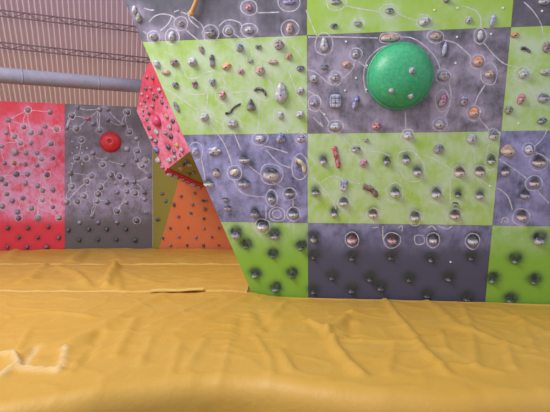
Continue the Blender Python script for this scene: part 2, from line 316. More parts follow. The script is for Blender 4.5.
def ribbon_quads(pl, pts, wpx, closed=False, off=.0012):
    """flat chalk strip on the plane: list of (mid_uv, 4 local points)"""
    uv = [np.array(pl.uv(*p)) for p in catmull(pts, 5, closed)]
    hw = wpx * pl.depth(*pts[0]) / F / 2
    out = []
    dirs = []
    for i in range(len(uv)):
        a, b = uv[max(i - 1, 0)], uv[min(i + 1, len(uv) - 1)]
        if closed and i in (0, len(uv) - 1): a, b = uv[-2], uv[1]
        d = b - a; d = d / (np.linalg.norm(d) + 1e-9); dirs.append(np.array([-d[1], d[0]]))
    for i in range(len(uv) - 1):
        q = [uv[i] - dirs[i] * hw, uv[i + 1] - dirs[i + 1] * hw, uv[i + 1] + dirs[i + 1] * hw, uv[i] + dirs[i] * hw]
        out.append(((uv[i] + uv[i + 1]) / 2, [(x[0], x[1], off) for x in q]))
    return out
def ring_pts(px, py, rx, ry, rr):
    k = 8; a0 = rr.random() * 6.28
    return [(px + rx * (1 + rr.uniform(-.09, .09)) * math.cos(a0 + i * 2 * math.pi / k), py + ry * (1 + rr.uniform(-.09, .09)) * math.sin(a0 + i * 2 * math.pi / k)) for i in range(k)]
quads = []
for l in LINES: quads += ribbon_quads(MAIN, l, 1.15)
for l in LOOPS: quads += ribbon_quads(MAIN, l, 1.1, True)
for h in H:
    if h['ring']: quads += ribbon_quads(MAIN, ring_pts(h['px'], h['py'] + .3, h['ring'][0], h['ring'][1], rnd), 1.05, True)

def grid_panel(name, pl, u0, u1, v0, v1, step, mats, thick, left=None, chalk=None, scuff=None, quads=(), parent=None):
    """board with a fine front grid (for the dust attributes), sides and back; left(v) trims its left side"""
    nu, nv = max(2, int((u1 - u0) / step)), max(2, int((v1 - v0) / step))
    V, Fc, MI = [], [], []
    for j in range(nv + 1):
        v = v0 + (v1 - v0) * j / nv
        a = max(u0, left(v)) if left else u0
        for i in range(nu + 1): V.append((a + (u1 - a) * i / nu, v, 0))
    W = nu + 1
    for j in range(nv):
        for i in range(nu): Fc.append((j * W + i, j * W + i + 1, (j + 1) * W + i + 1, (j + 1) * W + i)); MI.append(0)
    loop = [i for i in range(W)] + [j * W + nu for j in range(1, nv + 1)] + [nv * W + i for i in range(nu - 1, -1, -1)] + [j * W for j in range(nv - 1, 0, -1)]
    b0 = len(V)
    for k in loop: V.append((V[k][0], V[k][1], -thick))
    n = len(loop)
    for k in range(n): Fc.append((loop[k], b0 + k, b0 + (k + 1) % n, loop[(k + 1) % n])); MI.append(1)
    Fc.append(tuple(b0 + k for k in range(n - 1, -1, -1))); MI.append(1)
    for q in quads:
        b = len(V); V.extend(q); Fc.append((b, b + 1, b + 2, b + 3)); MI.append(2)
    me = bpy.data.meshes.new(name); me.from_pydata(V, [], Fc)
    for m in mats: me.materials.append(m)
    me.polygons.foreach_set('material_index', MI)
    P = np.array(V)[:, :2]
    for nm, fn in (('chalk', chalk), ('scuff', scuff)):
        a = me.attributes.new(nm, 'FLOAT', 'POINT')
        if fn is not None: a.data.foreach_set('value', fn(P).astype(np.float32))
    me.update()
    o = link(name, me); o.matrix_world = pl.matrix()
    if parent is not None:
        o.parent = parent; o.matrix_parent_inverse = parent.matrix_world.inverted()
    return o
def splat(P, pts, s):
    out = np.zeros(len(P))
    for (u, v, a) in pts:
        out += a * np.exp(-((P[:, 0] - u) ** 2 + (P[:, 1] - v) ** 2) / (2 * s * s))
    return out
sm = lambda x, a, b: np.clip((x - a) / (b - a), 0, 1) ** 2 * (3 - 2 * np.clip((x - a) / (b - a), 0, 1))
V_LOW = MAIN.uv(300, 262)[1]; V_MID = MAIN.uv(300, 222)[1]; V_TOPA = MAIN.uv(220, 10)[1]
chalk_pts = [(*h['uv'], .75 if h['ring'] else .42) for h in H if h['py'] < 245]
def main_chalk(P):
    base = .58 * sm(P[:, 1], V_LOW, V_MID + .05) * (1 - .75 * sm(P[:, 1], 1.0, 1.25))
    left_boost = 1 - .0 * P[:, 0]
    c = base * left_boost + splat(P, chalk_pts, .095) * sm(P[:, 1], V_LOW - .1, V_MID)
    return np.clip(c, 0, 1.1)
scuff_pts = [(h['uv'][0], h['uv'][1] + (.035 if h['py'] > 245 else .05), 1.15 if h['py'] > 205 else .85) for h in H if h['py'] > 157 and h['kind'] in ('knob', 'jug')]
scuff_pts += [(h['uv'][0] + dx, h['uv'][1] + dy, .4) for h in H if h['py'] > 225 for dx, dy in ((-.07, .05), (.06, .08), (.0, .1), (.08, .01))]
def main_scuff(P): return np.clip(splat(P, scuff_pts, .042) * 1.25, 0, 1)

bpy.context.view_layer.update()
main = empty('climbing_wall', tuple(WO + WV * -2.17 * PH)); 
tag(main, 'large overhanging climbing wall of grey and lime green chequered panels behind the yellow mat', 'climbing wall'); main['kind'] = 'thing'
bpy.context.view_layer.update()
g = .0015
for c, (a, b) in cols.items():
    for r, (v0, v1) in rows.items():
        u0, u1, w0, w1 = a * PW, b * PW, v0 * PH, v1 * PH
        isg = (c in 'LR') == (r in '02')
        qs = [q for mid, q in quads if u0 <= mid[0] < u1 and w0 <= mid[1] < w1 and mid[0] > edge_u(mid[1]) + .02]
        o = grid_panel('painted_panel', MAIN, u0 + g, u1 - g, w0 + g, w1 - g, .033, (M[('grey' if r in '01' else 'grey_tint') if isg else 'lime' if r in '012' else 'lime_dim'], M['wood'], M['chalk']), .04,
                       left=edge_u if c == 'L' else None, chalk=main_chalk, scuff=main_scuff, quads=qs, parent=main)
        o['label'] = PN[c + r] + ' with chalk marks'
def disc(r, d, seg=10):
    bm = bmesh.new(); bmesh.ops.create_cone(bm, cap_ends=True, segments=seg, radius1=r, radius2=r * .8, depth=d)
    bmesh.ops.translate(bm, verts=bm.verts, vec=(0, 0, d / 2)); return bm
nut_me = bm_mesh('nut', disc(.013, .008), M['nut'], False)
for p in NUTS:
    u, v = MAIN.uv(*p); o = link('bolt', nut_me); o.matrix_world = MAIN.matrix(u, v, .0005)
    o.parent = main; o.matrix_parent_inverse = main.matrix_world.inverted()

# ------------------------------------------------------------------ hold shapes
def blob_bm(w, h, d, kind, rr, sub=3):
    bm = bmesh.new(); bmesh.ops.create_icosphere(bm, subdivisions=sub, radius=1.0)
    s = Vector((rr.uniform(-50, 50), rr.uniform(-50, 50), rr.uniform(-50, 50)))
    for v in bm.verts:
        p = v.co.copy(); n_ = noise.noise(p * 1.3 + s); k = 1 + .16 * n_
        x, y, z = p * k
        if kind == 'blob': k2 = 1
        elif kind == 'knob':
            rad = math.hypot(x, y); z = z * (1.15 if rad < .6 else 1)
        elif kind == 'jug':                       # incut lip: hollow on the upper side, lip in front
            q = math.exp(-((y - .55) ** 2) / .10 - (x * x) / .45) * (1 if z > 0 else 0)
            z -= .62 * q * max(z, 0); y -= .12 * q
            z += .16 * math.exp(-((y + .1) ** 2) / .06) * (1 if z > 0 else 0) * math.exp(-x * x / .6)
        elif kind == 'cone':
            rad = math.hypot(x, y); z = max(z, 0) ** .5 * (1.25 - rad) * 1.3
            x *= 1 - .25 * y; 
        elif kind == 'sliver':
            x *= 1 - .35 * abs(y) ** 2; z *= 1 - .25 * y
        elif kind == 'rock':
            r2 = noise.noise(p * 2.6 + s); x *= 1 + .16 * r2; y *= 1 + .16 * r2; z += .28 * (1 - abs(noise.noise(p * 3.1 + s * .7)) * 3.2) * (1 if z > 0 else 0)
        elif kind == 'flower':
            a = math.atan2(y, x); k3 = 1 + .18 * math.cos(5 * a); x *= k3; y *= k3; z *= .75 + .25 * math.cos(5 * a) * min(1, math.hypot(x, y) * 1.5)
        elif kind == 'shield':                    # carved teardrop: wide below, narrow tongue above, ridged
            t = min(1, max(0, (y + 1) / 2))
            x *= (1.05 - .55 * t ** 1.4) * (1 - .25 * max(0, .25 - t) * 4 * .6)
            z += .22 * math.cos(x * 9) * (1 if z > 0 else 0) * (1 - t)
            z *= 1 - .35 * t
        elif kind == 'bell':
            t = min(1, max(0, (y + 1) / 2)); x *= (1.15 - .75 * t) + (.18 if t < .25 else 0) + .12 * math.sin(t * 16)
        elif kind == 'peg':
            t = (y + 1) / 2; x *= .75 + .4 * abs(2 * t - 1); z *= .7 + .5 * abs(2 * t - 1)
        if z < 0: z = 0 if z > -.35 else z * 0
        v.co = (x * w / 2, y * h / 2, max(z, 0) * d)
    return bm
def wedge_bm(w, h, d, rr):
    bm = bmesh.new(); n = 7
    for i in range(n):
        a = 6.283 * (i + rr.uniform(-.25, .25)) / n
        bm.verts.new((w / 2 * math.cos(a), h / 2 * math.sin(a), 0)); 
        bm.verts.new((w * .46 * math.cos(a + .2), h * .46 * math.sin(a + .2), d * rr.uniform(.2, .45)))
    for i in range(4):
        bm.verts.new((w * rr.uniform(-.22, .22), h * rr.uniform(-.2, .2), d * rr.uniform(.75, 1.05)))
    r = bmesh.ops.convex_hull(bm, input=bm.verts)
    bmesh.ops.delete(bm, geom=list({e for e in r['geom_interior'] if isinstance(e, bmesh.types.BMVert)}), context='VERTS')
    bmesh.ops.bevel(bm, geom=bm.edges[:], offset=min(w, h) * .05, segments=1, affect='EDGES')
    return bm
def edge_bm(w, h, d, rr):
    bm = blob_bm(w, h, d, 'blob', rr)
    for v in bm.verts:                            # flat shelf along the top
        if v.co.y > 0 and v.co.z > 0: v.co.z *= 1 - .55 * (v.co.y / (h / 2)) ; 
        v.co.x = math.copysign(abs(v.co.x / (w / 2)) ** .8 * w / 2, v.co.x)
    return bm
def block_bm(w, h, d, rr):
    bm = bmesh.new(); n = 25
    for i in range(n):
        for j in range(n):
            x, y = i / (n - 1) * 2 - 1, j / (n - 1) * 2 - 1
            e = min(1, (1 - max(abs(x), abs(y))) * 7) ** .5 if max(abs(x), abs(y)) < 1 else 0
            gr = .72 if (abs((x * 1.5) % 1 - .5) > .40 or abs((y * 1.5 + .5) % 1 - .5) > .40) else 1
            k = 1 - .16 * (x * x * y * y) 
            bm.verts.new((x * w / 2 * k, y * h / 2 * k, d * e * gr * (1 - .12 * (x * x + y * y))))
    bm.verts.ensure_lookup_table()
    for i in range(n - 1):
        for j in range(n - 1): bm.faces.new([bm.verts[a] for a in (i * n + j, (i + 1) * n + j, (i + 1) * n + j + 1, i * n + j + 1)])
    b = [i * n for i in range(n)] + [(n - 1) * n + j for j in range(1, n)] + [i * n + n - 1 for i in range(n - 2, -1, -1)] + [j for j in range(n - 2, 0, -1)]
    bm.faces.new([bm.verts[i] for i in b])
    return bm
def arc_bm(pts, r0, taper=.75, sag=.0):
    """half-buried horn along local 2-D points: flat underneath"""
    P = catmull(pts, 5); bm = bmesh.new(); K = 10; rings = []
    for i, p in enumerate(P):
        t = i / (len(P) - 1)
        a, b = P[max(i - 1, 0)], P[min(i + 1, len(P) - 1)]; d = b - a; d /= np.linalg.norm(d) + 1e-9; nn = np.array([-d[1], d[0]])
        r = r0 * (1 - (1 - taper) * t) * min(1, math.sqrt(max(0, 1 - (2 * t - 1) ** 2)) * 1.5 + .18) * (1 + .1 * math.sin(t * 19))
        rings.append([bm.verts.new((p[0] + nn[0] * r * math.cos(k * math.pi / (K - 1)), p[1] + nn[1] * r * math.cos(k * math.pi / (K - 1)), 1.3 * r * math.sin(k * math.pi / (K - 1)))) for k in range(K)])
    for i in range(len(rings) - 1):
        for k in range(K - 1): bm.faces.new((rings[i][k], rings[i][k + 1], rings[i + 1][k + 1], rings[i + 1][k]))
        bm.faces.new((rings[i][K - 1], rings[i][0], rings[i + 1][0], rings[i + 1][K - 1]))
    bm.faces.new(rings[0][::-1]); bm.faces.new(rings[-1])
    return bm
def make_hold_bm(kind, w, h, d, rr, sub=3):
    if kind == 'wedge': return wedge_bm(w, h, d, rr)
    if kind == 'edge': return edge_bm(w, h, d, rr)
    if kind == 'block': return block_bm(w, h, d, rr)
    return blob_bm(w, h, d, kind, rr, sub)
KNAME = dict(knob='foothold', jug='jug_hold', blob='rounded_hold', wedge='faceted_hold', edge='edge_hold', sliver='sliver_hold', cone='cone_hold', rock='sculpted_hold', flower='lobed_hold', shield='shield_hold', bell='bell_hold', peg='peg_hold', block='tile_hold', arc='curved_hold')
KWORD = dict(knob='small knob', jug='incut jug', blob='rounded', wedge='faceted', edge='low edge', sliver='slim upright', cone='pointed', rock='craggy sculpted', flower='lobed', shield='carved shield', bell='bell shaped', peg='waisted peg', block='gridded tile', arc='curved horn')
CWORD = dict(white='white', cream='cream', grey='grey', pale='pale grey', dark='dark', black='black', slate='slate blue', blue='blue', paleblue='pale blue', purple='purple grey', pink='pink', orange='orange', tan='tan', brown='brown', red='red', maroon='maroon', green='grey green', yellow='yellow', peach='peach', silver='silver', olive='olive', rosy='rosy', mossy='mossy green', ash='ash grey')
ORD = ['first', 'second', 'third', 'fourth', 'fifth', 'sixth', 'seventh', 'eighth', 'ninth', 'tenth', 'eleventh', 'twelfth', 'thirteenth', 'fourteenth', 'fifteenth']
bolt_me = bm_mesh('hold_bolt', disc(.009, .006, 8), M['bolt'], False)
def place_hold(h, pl, group, sub=3, bolt=True, dscale=1.0):
    dep = pl.depth(h['px'], h['py']); s = dep / F
    # true size on the turned plane
    u0, v0 = pl.uv(h['px'], h['py']); u1, _ = pl.uv(h['px'] + 1, h['py']); _, v1 = pl.uv(h['px'], h['py'] - 1)
    W, Hh = h['w'] * (u1 - u0), h['h'] * (v1 - v0)
    if h['panel'] in ('pink', 'under'): W, Hh = h['w'] * s * .95, h['h'] * s * .95
    d = min(W, Hh) * {'edge': .6, 'sliver': .55, 'block': .35, 'shield': .5, 'jug': .66, 'knob': .72, 'cone': .8, 'rock': .5}.get(h['kind'], .55) * dscale
    rr = random.Random(int(h['px'] * 100 + h['py'] * 7777))
    nm = KNAME[h['kind']]
    if h['pts']:
        lp = [np.array(pl.uv(*p)) - np.array((u0, v0)) for p in h['pts']]
        thick = {'long': 2.6, 'banana': 5.4, 'sausage': 6.0, 'stick': 5.0}.get(h['name'], 3.6)
        bm = arc_bm(lp, thick / 2 * s, {'stick': .9, 'banana': .7, 'sausage': .8}.get(h['name'], .7)); d = thick / 2 * s
    else:
        bm = make_hold_bm(h['kind'], W, Hh, d, rr, sub)
        if h['ang']: bmesh.ops.rotate(bm, verts=bm.verts, cent=(0, 0, 0), matrix=Matrix.Rotation(math.radians(h['ang']), 3, 'Z'))
    zc = max([v.co.z for v in bm.verts if math.hypot(v.co.x, v.co.y) < .25 * min(W, Hh)] or [d * .9])
    for v in bm.verts: v.co.z = max(v.co.z, 0)
    me = bm_mesh(nm, bm, M['h_' + h['col']], h['kind'] != 'wedge')
    if pl is MAIN and h['py'] > 155 and h['kind'] in ('jug', 'knob', 'blob', 'edge', 'rock'):
        a = me.attributes.new('dark_top', 'FLOAT', 'POINT')  # lower holds turn darker towards their upper edge
        a.data.foreach_set('value', [min(1, max(0, (v.co.y / (Hh / 2) - .2) * 5)) for v in me.vertices])
    if pl is MAIN and h['py'] < 246 and h['kind'] != 'arc':
        f_ = (1.25 if h['ring'] else .75) * (1 if h['py'] > 130 else .6)
        a = me.attributes.new('pale_low', 'FLOAT', 'POINT')  # hold colour goes paler over the lower half
        a.data.foreach_set('value', [f_ * min(1, max(0, (.25 - v.co.y / (Hh / 2)) * 2.2)) * (1 if v.co.z > d * .25 else .2) for v in me.vertices])
    o = link(nm, me); o.matrix_world = pl.matrix(u0, v0, .002)
    tag(o, h['label'], 'climbing hold', group)
    if bolt and h['w'] >= 7 and h['h'] >= 6 and h['kind'] not in ('arc', 'cone', 'bell'):
        b = link('bolt', bolt_me, o); b.location = (0, -.12 * Hh, zc - .002)
    return o
def auto_labels(hs, pname, nb, lab):
    ys = [h['py'] for h in hs]; lo, hi = min(ys), max(ys) + .01
    bands = {}
    for h in hs: bands.setdefault(int((h['py'] - lo) / (hi - lo) * nb), []).append(h)
    for k, (b, L) in enumerate(sorted(bands.items())):
        L.sort(key=lambda h: h['px'])
        for i, h in enumerate(L):
            if h['label']: continue
            pos = ('leftmost' if i == 0 else 'rightmost' if i == len(L) - 1 else ORD[i] + ' from left') if len(L) > 1 else 'alone'
            h['label'] = f"{CWORD[h['col']]} {KWORD[h['kind']]} hold, {pos} {lab(k, len(bands))} {pname}"
for c in 'LMR':
    for r in '0123':
        hs = [h for h in H if h['panel'] == c + r]
        nb = 3 if len(hs) > 7 else 2 if len(hs) > 2 else 1
        nm = {3: ['in upper third of', 'in middle third of', 'in lower third of'], 2: ['in upper half of', 'in lower half of'], 1: ['on']}
        auto_labels(hs, PN[c + r], nb, lambda k, n: nm[n][k] if n in nm else 'on')
for h in H: place_hold(h, MAIN, 'holds on the ' + PN[h['panel']])

# big green dome
du, dv = MAIN.uv(399.5, 76.5)
R_d = 32.5 * MAIN.depth(399, 77) / F
def dome_bm(R, depth, lipped=True, hole=0, seg=48):
    bm = bmesh.new(); prof = []
    if lipped: prof += [(R, 0), (R, .025), (R * .965, .04)]
    else: prof += [(R, 0)]
    r1 = R * .94 if lipped else R * .99
    n = 14; a1 = math.pi / 2 if not hole else math.pi / 2 - hole / R
    for i in range(n + 1):
        a = a1 * i / n; prof.append((r1 * math.cos(a) ** .9 if a < math.pi / 2 - 1e-6 else 0, .03 * lipped + depth * math.sin(a)))
    if hole: prof += [(hole * .8, depth * .75), (0.0, depth * .72)]
    rings = []
    for (r, z) in prof:
        if r < 1e-6: rings.append([bm.verts.new((0, 0, z))])
        else: rings.append([bm.verts.new((r * math.cos(6.28318 * k / seg), r * math.sin(6.28318 * k / seg), z)) for k in range(seg)])
    for a, b in zip(rings, rings[1:]):
        for k in range(seg):
            if len(b) == 1: bm.faces.new((a[k], a[(k + 1) % seg], b[0]))
            else: bm.faces.new((a[k], a[(k + 1) % seg], b[(k + 1) % seg], b[k]))
    bm.faces.new(rings[0][::-1]); return bm
DD = .25
o = link('dome_volume', bm_mesh('dome', dome_bm(R_d, DD), M['dome'])); o.matrix_world = MAIN.matrix(du, dv, .002)
tag(o, 'big shiny green dome bolted to the upper middle grey panel', 'climbing volume')
for (px, py, s, kd) in ((412, 71, 7.5, 'wedge'), (391.5, 90.5, 6, 'knob'), (410.5, 96, 7, 'wedge')):
    u, v = MAIN.uv(px, py); u -= du; v -= dv
    # correct for the dome's bulge: pull towards the centre while it rises
    for _ in range(6):
        rr_ = min(.93, math.hypot(u, v) / (R_d * .94)); z = .03 + DD * math.sqrt(max(0, 1 - rr_ ** 2))
        p = MAIN.o + MAIN.u * du + MAIN.v * dv + MAIN.n * z
        q = hit(px, py, p, MAIN.n) - MAIN.o; u, v = float(q @ MAIN.u) - du, float(q @ MAIN.v) - dv
    nrm = Vector((u / R_d ** 2, v / R_d ** 2, max(z - .03, .05) / DD ** 2)).normalized()
    S = s * 5.6 / F
    bm = make_hold_bm(kd, S, S * .9, S * .55, random.Random(int(px)), 2)
    b = link('knob', bm_mesh('dome_knob', bm, M['h_white' if kd == 'knob' else 'h_pale'], kd != 'wedge'), o)
    b.matrix_local = Matrix.Translation((u, v, z - .006)) @ nrm.to_track_quat('Z', 'Y').to_matrix().to_4x4()

# rope end hanging over the top of the wall
def tube(name, pts, r, mat, parent=None, seg=10):
    bm = bmesh.new(); rings = []
    P = [np.array(p, float) for p in pts]
    for i, p in enumerate(P):
        d = Vector(unit(P[min(i + 1, len(P) - 1)] - P[max(i - 1, 0)])); q = d.to_track_quat('Z', 'Y')
        rings.append([bm.verts.new(Vector(p) + q @ Vector((r * math.cos(6.28318 * k / seg), r * math.sin(6.28318 * k / seg), 0))) for k in range(seg)])
    for a, b in zip(rings, rings[1:]):
        for k in range(seg): bm.faces.new((a[k], a[(k + 1) % seg], b[(k + 1) % seg], b[k]))
    bm.faces.new(rings[0][::-1]); bm.faces.new(rings[-1])
    return link(name, bm_mesh(name, bm, mat), parent)
rp = []
for (px, py, off) in ((200, -40, .06), (198.5, -12, .065), (196.5, 0, .07), (193.5, 8, .07), (191.5, 13, .06)):
    p = hit(px, py, MAIN.o + MAIN.n * off, MAIN.n); rp.append(p)
o = tube('rope', [p for p in catmull(rp, 5)], .028, M['rope'])
tag(o, 'tan rope end hanging down over the topmost left grey panel', 'rope')
kb = bmesh.new(); bmesh.ops.create_icosphere(kb, subdivisions=2, radius=.04); bmesh.ops.scale(kb, verts=kb.verts, vec=(1, .8, 1.15)); bmesh.ops.translate(kb, verts=kb.verts, vec=tuple(rp[-1]))
link('knot', bm_mesh('rope_knot', kb, M['rope']), o)

# ------------------------------------------------------------------ far wall: red and grey panels, olive and orange facets
far = empty('boulder_wall', tuple(FAR.o + FAR.v * -.39)); tag(far, 'distant red and grey climbing wall with olive and orange end facets behind the mats', 'climbing wall'); far['kind'] = 'thing'
bpy.context.view_layer.update()
FH = {}
RED = [(28, 110), (50, 112), (8.5, 120), (24, 127), (45, 126.5), (31, 132.5), (41, 132.5), (6.5, 132.5), (14.5, 136.5), (20.5, 143), (31, 143), (56.5, 129, 1), (51, 143.5, 1), (1.5, 146), (15, 152, 2), (26, 153), (37, 153), (41.5, 159), (53, 158), (5, 163), (14.5, 163, 3),
 (25.5, 164), (37, 165), (16.5, 174, 2), (27.5, 174), (47, 174.5), (1.5, 179), (6, 184), (25.5, 183), (37.5, 185.5), (43, 190.5), (53, 189.5), (7, 194), (23, 198), (42.5, 200), (2.5, 206), (31.5, 208), (53, 207, 1), (17.5, 211.5), (18.5, 218, 1), (38, 218, 2), (59, 217.5, 1), (12.5, 200.5),
 (8, 228), (28, 228), (48.5, 227), (19, 237.5), (38, 237.5), (59, 237.5), (8, 247), (27.5, 247), (47, 247)]
GRY = [(77.5, 107.5), (72, 116), (99.5, 109), (108, 109.5), (88, 118.5, 3), (93, 124), (108, 120), (67, 128), (76.5, 128.5, 2), (123, 124.5), (127, 112), (99.5, 130.5), (129.5, 132), (81.5, 140), (93, 153), (77, 158, 1), (86, 158, 1), (70.5, 173), (91.5, 176, 1), (87, 181.5), (102.5, 164.5), (106.5, 159), (122.5, 164.5),
 (111, 175), (119.5, 176.5), (126, 182), (116, 183), (72, 186.5), (100.5, 187), (98, 194), (117, 192), (127, 191.5), (127, 149), (84, 196), (66.5, 202), (77.5, 201.5), (97, 201), (107, 202), (126, 202), (117, 211), (117, 222), (92, 216), (98, 222.5, 1), (79.5, 222.5),
 (136, 160), (145.5, 161), (142, 165.5), (149, 176), (134, 181.5), (144, 192), (135, 193), (144.5, 199), (146, 212), (136.5, 220.5), (136.5, 138.5), (137, 151), (135, 240), (68.5, 230), (79.5, 240), (107, 229), (126, 229), (116.5, 239.5), (98, 239.5), (89, 229)]
allfar = RED + GRY
farp = Plane(FAR.o, FAR.u, FAR.v)
fl, ft = FAR.uv(64.8, 200)[0], None
v_bot = -.39
top_at = lambda px: FAR.uv(px, 101 + .042 * px)[1]
far_top = top_at(70)
fuv = [(*FAR.uv(x, y), y) for x, y, *_ in allfar]
fch = [(u, v, .42) for u, v, y in fuv if y < 224]; fsc = [(u, v, .75) for u, v, y in fuv if y > 224]
vl, vm = FAR.uv(64, 228)[1], FAR.uv(64, 205)[1]; vt0, vt1 = FAR.uv(64, 108)[1], FAR.uv(64, 150)[1]
def far_chalk(P): return np.clip((.38 * sm(P[:, 1], vl, vm) + .35 * sm(P[:, 1], vl, vm) * (1 - sm(P[:, 1], vm, vm + 1.3))) * (1 - .8 * sm(P[:, 1], vt1, vt0)) + splat(P, fch, .12) * sm(P[:, 1], vl, vm), 0, 1.1)
def far_scuff(P): return np.clip(splat(P, fsc, .06), 0, .8)
fq = []
r2 = random.Random(3)
def far_routes(pts, n):
    out = []
    P = [p for p in pts if p[1] < 222]
    for i in range(n):
        a = r2.choice(P); near = sorted(P, key=lambda q: (q[0] - a[0]) ** 2 + (q[1] - a[1]) ** 2)[1:6]; b = r2.choice(near)
        m = ((a[0] + b[0]) / 2 + r2.uniform(-3, 3), (a[1] + b[1]) / 2 + r2.uniform(-3, 3)); out.append([a[:2], m, b[:2]])
    return out
routes = {'red': far_routes(RED, 46), 'grey': far_routes(GRY, 52)}
for k, L in (('red', RED), ('grey', GRY)):
    q = []
    for l in routes[k]: q += ribbon_quads(FAR, l, .55)
    for p in L:
        if p[1] < 222 and (len(p) > 2 and p[2] == 1 or r2.random() < .45): q += ribbon_quads(FAR, ring_pts(p[0], p[1], 3.6, 3.4, r2), .6, True)
    fq.append(q)
u_l, u_r = FAR.uv(-170, 200)[0], FAR.uv(152.5, 200)[0]
grid_panel('painted_panel', FAR, u_l, fl - .002, v_bot, far_top, .07, (M['red'], M['far_grey'], M['chalk']), .05, chalk=far_chalk, scuff=far_scuff, quads=[q for m, q in fq[0] if m[0] < fl], parent=far)['label'] = 'red panel with chalked routes'
grid_panel('painted_panel', FAR, fl + .002, u_r, v_bot, far_top, .07, (M['far_grey'], M['far_grey'], M['chalk']), .05, chalk=far_chalk, scuff=far_scuff, quads=[q for m, q in fq[1] if m[0] > fl and m[0] < u_r], parent=far)['label'] = 'grey panel with chalked routes'
# facets turning out of the end of the far wall
P0 = hit(152.7, 251, FAR.o, FAR.n); P0[2] = 0; P1 = P0 + np.array([0, 0, far_top + .39])
Q1 = at(184.5, 160, 12.6); Q0 = hit(159, 249, P0, unit(np.cross(Q1 - P0, P1 - P0)))
R0 = at(262, 250, 12.85)
ol_n = unit(np.cross(Q1 - P0, P1 - P0)); or_n = unit(np.cross(R0 - Q0, Q1 - Q0))
qd = unit(Q1 - Q0)
Qb = Q0 + qd * (-(Q0[2]) / qd[2]); Qt = Q0 + qd * ((4.0 - Q0[2]) / qd[2])
OR = Plane(Q0, R0 - Q0, np.cross(or_n, unit(R0 - Q0)) * (1 if np.cross(or_n, unit(R0 - Q0))[2] > 0 else -1))
def facet(name, corners, mat, label, chalk=0):
    n_ = 14; V = []; Fc = []; a, b, c, d = [np.array(x) for x in corners]
    for j in range(n_ + 1):
        for i in range(n_ + 1):
            s, t = i / n_, j / n_; V.append(tuple((a * (1 - s) + b * s) * (1 - t) + (d * (1 - s) + c * s) * t))
    W = n_ + 1
    for j in range(n_):
        for i in range(n_): Fc.append((j * W + i, j * W + i + 1, (j + 1) * W + i + 1, (j + 1) * W + i))
    me = bpy.data.meshes.new(name); me.from_pydata(V, [], Fc); me.materials.append(mat)
    for nm in ('chalk', 'scuff'): me.attributes.new(nm, 'FLOAT', 'POINT')
    me.attributes['chalk'].data.foreach_set('value', [chalk] * len(V)); me.update()
    o = link(name, me); sd = o.modifiers.new('thickness', 'SOLIDIFY'); sd.thickness = .04; sd.offset = -1
    o.parent = far; o.matrix_parent_inverse = far.matrix_world.inverted(); o['label'] = label; return o
facet('painted_panel', (P0, Qb, Qt, P1 * np.array([1, 1, 0]) + np.array([0, 0, 4.0])), M['olive'], 'olive facet', .05)
Rb = R0 * np.array([1, 1, 0]); Rt = Qt + (R0 - Q0)
facet('painted_panel', (Qb, Rb, Rt, Qt), M['orange'], 'orange facet', .12)
OL = Plane(np.array(P0), unit(Qb - P0), np.cross(np.cross(unit(Qb - P0), unit(Qt - P0)), unit(Qb - P0)))
def plane_from(a, b, c):
    u = unit(b - a); n_ = unit(np.cross(u, c - a))
    if np.dot(n_, CAM - a) < 0: n_ = -n_
    v = np.cross(n_, u)
    return Plane(a, u, v)
OL = plane_from(P0, Qb, Qt); OR = plane_from(Qb, Rb, Qt)
def small_holds(L, pl, panel, pname, group, base, nb, labf, size=5.0):
    r3 = random.Random(len(L)); hs = []
    for p in L:
        t = p[2] if len(p) > 2 else 0
        low = p[1] > 224
        s = size * (1.35 if t == 2 else 1) * r3.uniform(.85, 1.1) * (.8 if low else 1)
        col = {3: 'orange' if panel == 'red' else 'red'}.get(t) or (r3.choice(base) if not low else r3.choice(['maroon', 'dark'] if panel == 'red' else ['dark', 'slate', 'grey']))
        kd = 'edge' if t == 3 and panel == 'grey' else r3.choice(['knob', 'knob', 'jug', 'blob', 'wedge']) if not low else 'knob'
        hs.append(dict(panel=panel, px=p[0], py=p[1], w=s * r3.uniform(.9, 1.15), h=s * r3.uniform(.85, 1.05), kind=kd, col=col, ring=None, ang=0, name=None, label=None, pts=None))
    auto_labels(hs, pname, nb, labf)
    for h in hs: place_hold(h, pl, group, sub=2, bolt=False, dscale=1.25)
rowlab = lambda k, n: f'in {ORD[k]} row down of'
small_holds(RED, FAR, 'red', 'far red panel', 'holds on the far red panel', ['silver', 'pale', 'silver', 'purple', 'white'], 10, rowlab, 5.1)
small_holds(GRY, FAR, 'grey', 'far grey panel', 'holds on the far grey panel', ['silver', 'pale', 'grey', 'silver', 'white', 'purple'], 10, rowlab, 4.9)
small_holds([(162.5, 193.5), (166, 201), (158.5, 219.5)], OL, 'olive', 'olive facet', 'holds on the olive facet', ['maroon', 'dark'], 3, rowlab, 4)
small_holds([(174, 204.5), (178.5, 216.5), (188, 227.5), (179, 236.5), (196, 237), (212, 237), (204, 228), (191, 213), (192.5, 204.5), (205, 209), (204, 218.5), (203, 200.5), (206.5, 200.5), (170.5, 245), (187, 245), (203.5, 245), (219, 245), (219, 228), (170.5, 228), (163, 238), (181, 196), (195, 193)],
            OR, 'orange', 'orange facet', 'holds on the orange facet', ['maroon', 'dark', 'dark', 'brown', 'purple'], 5, rowlab, 3.4)
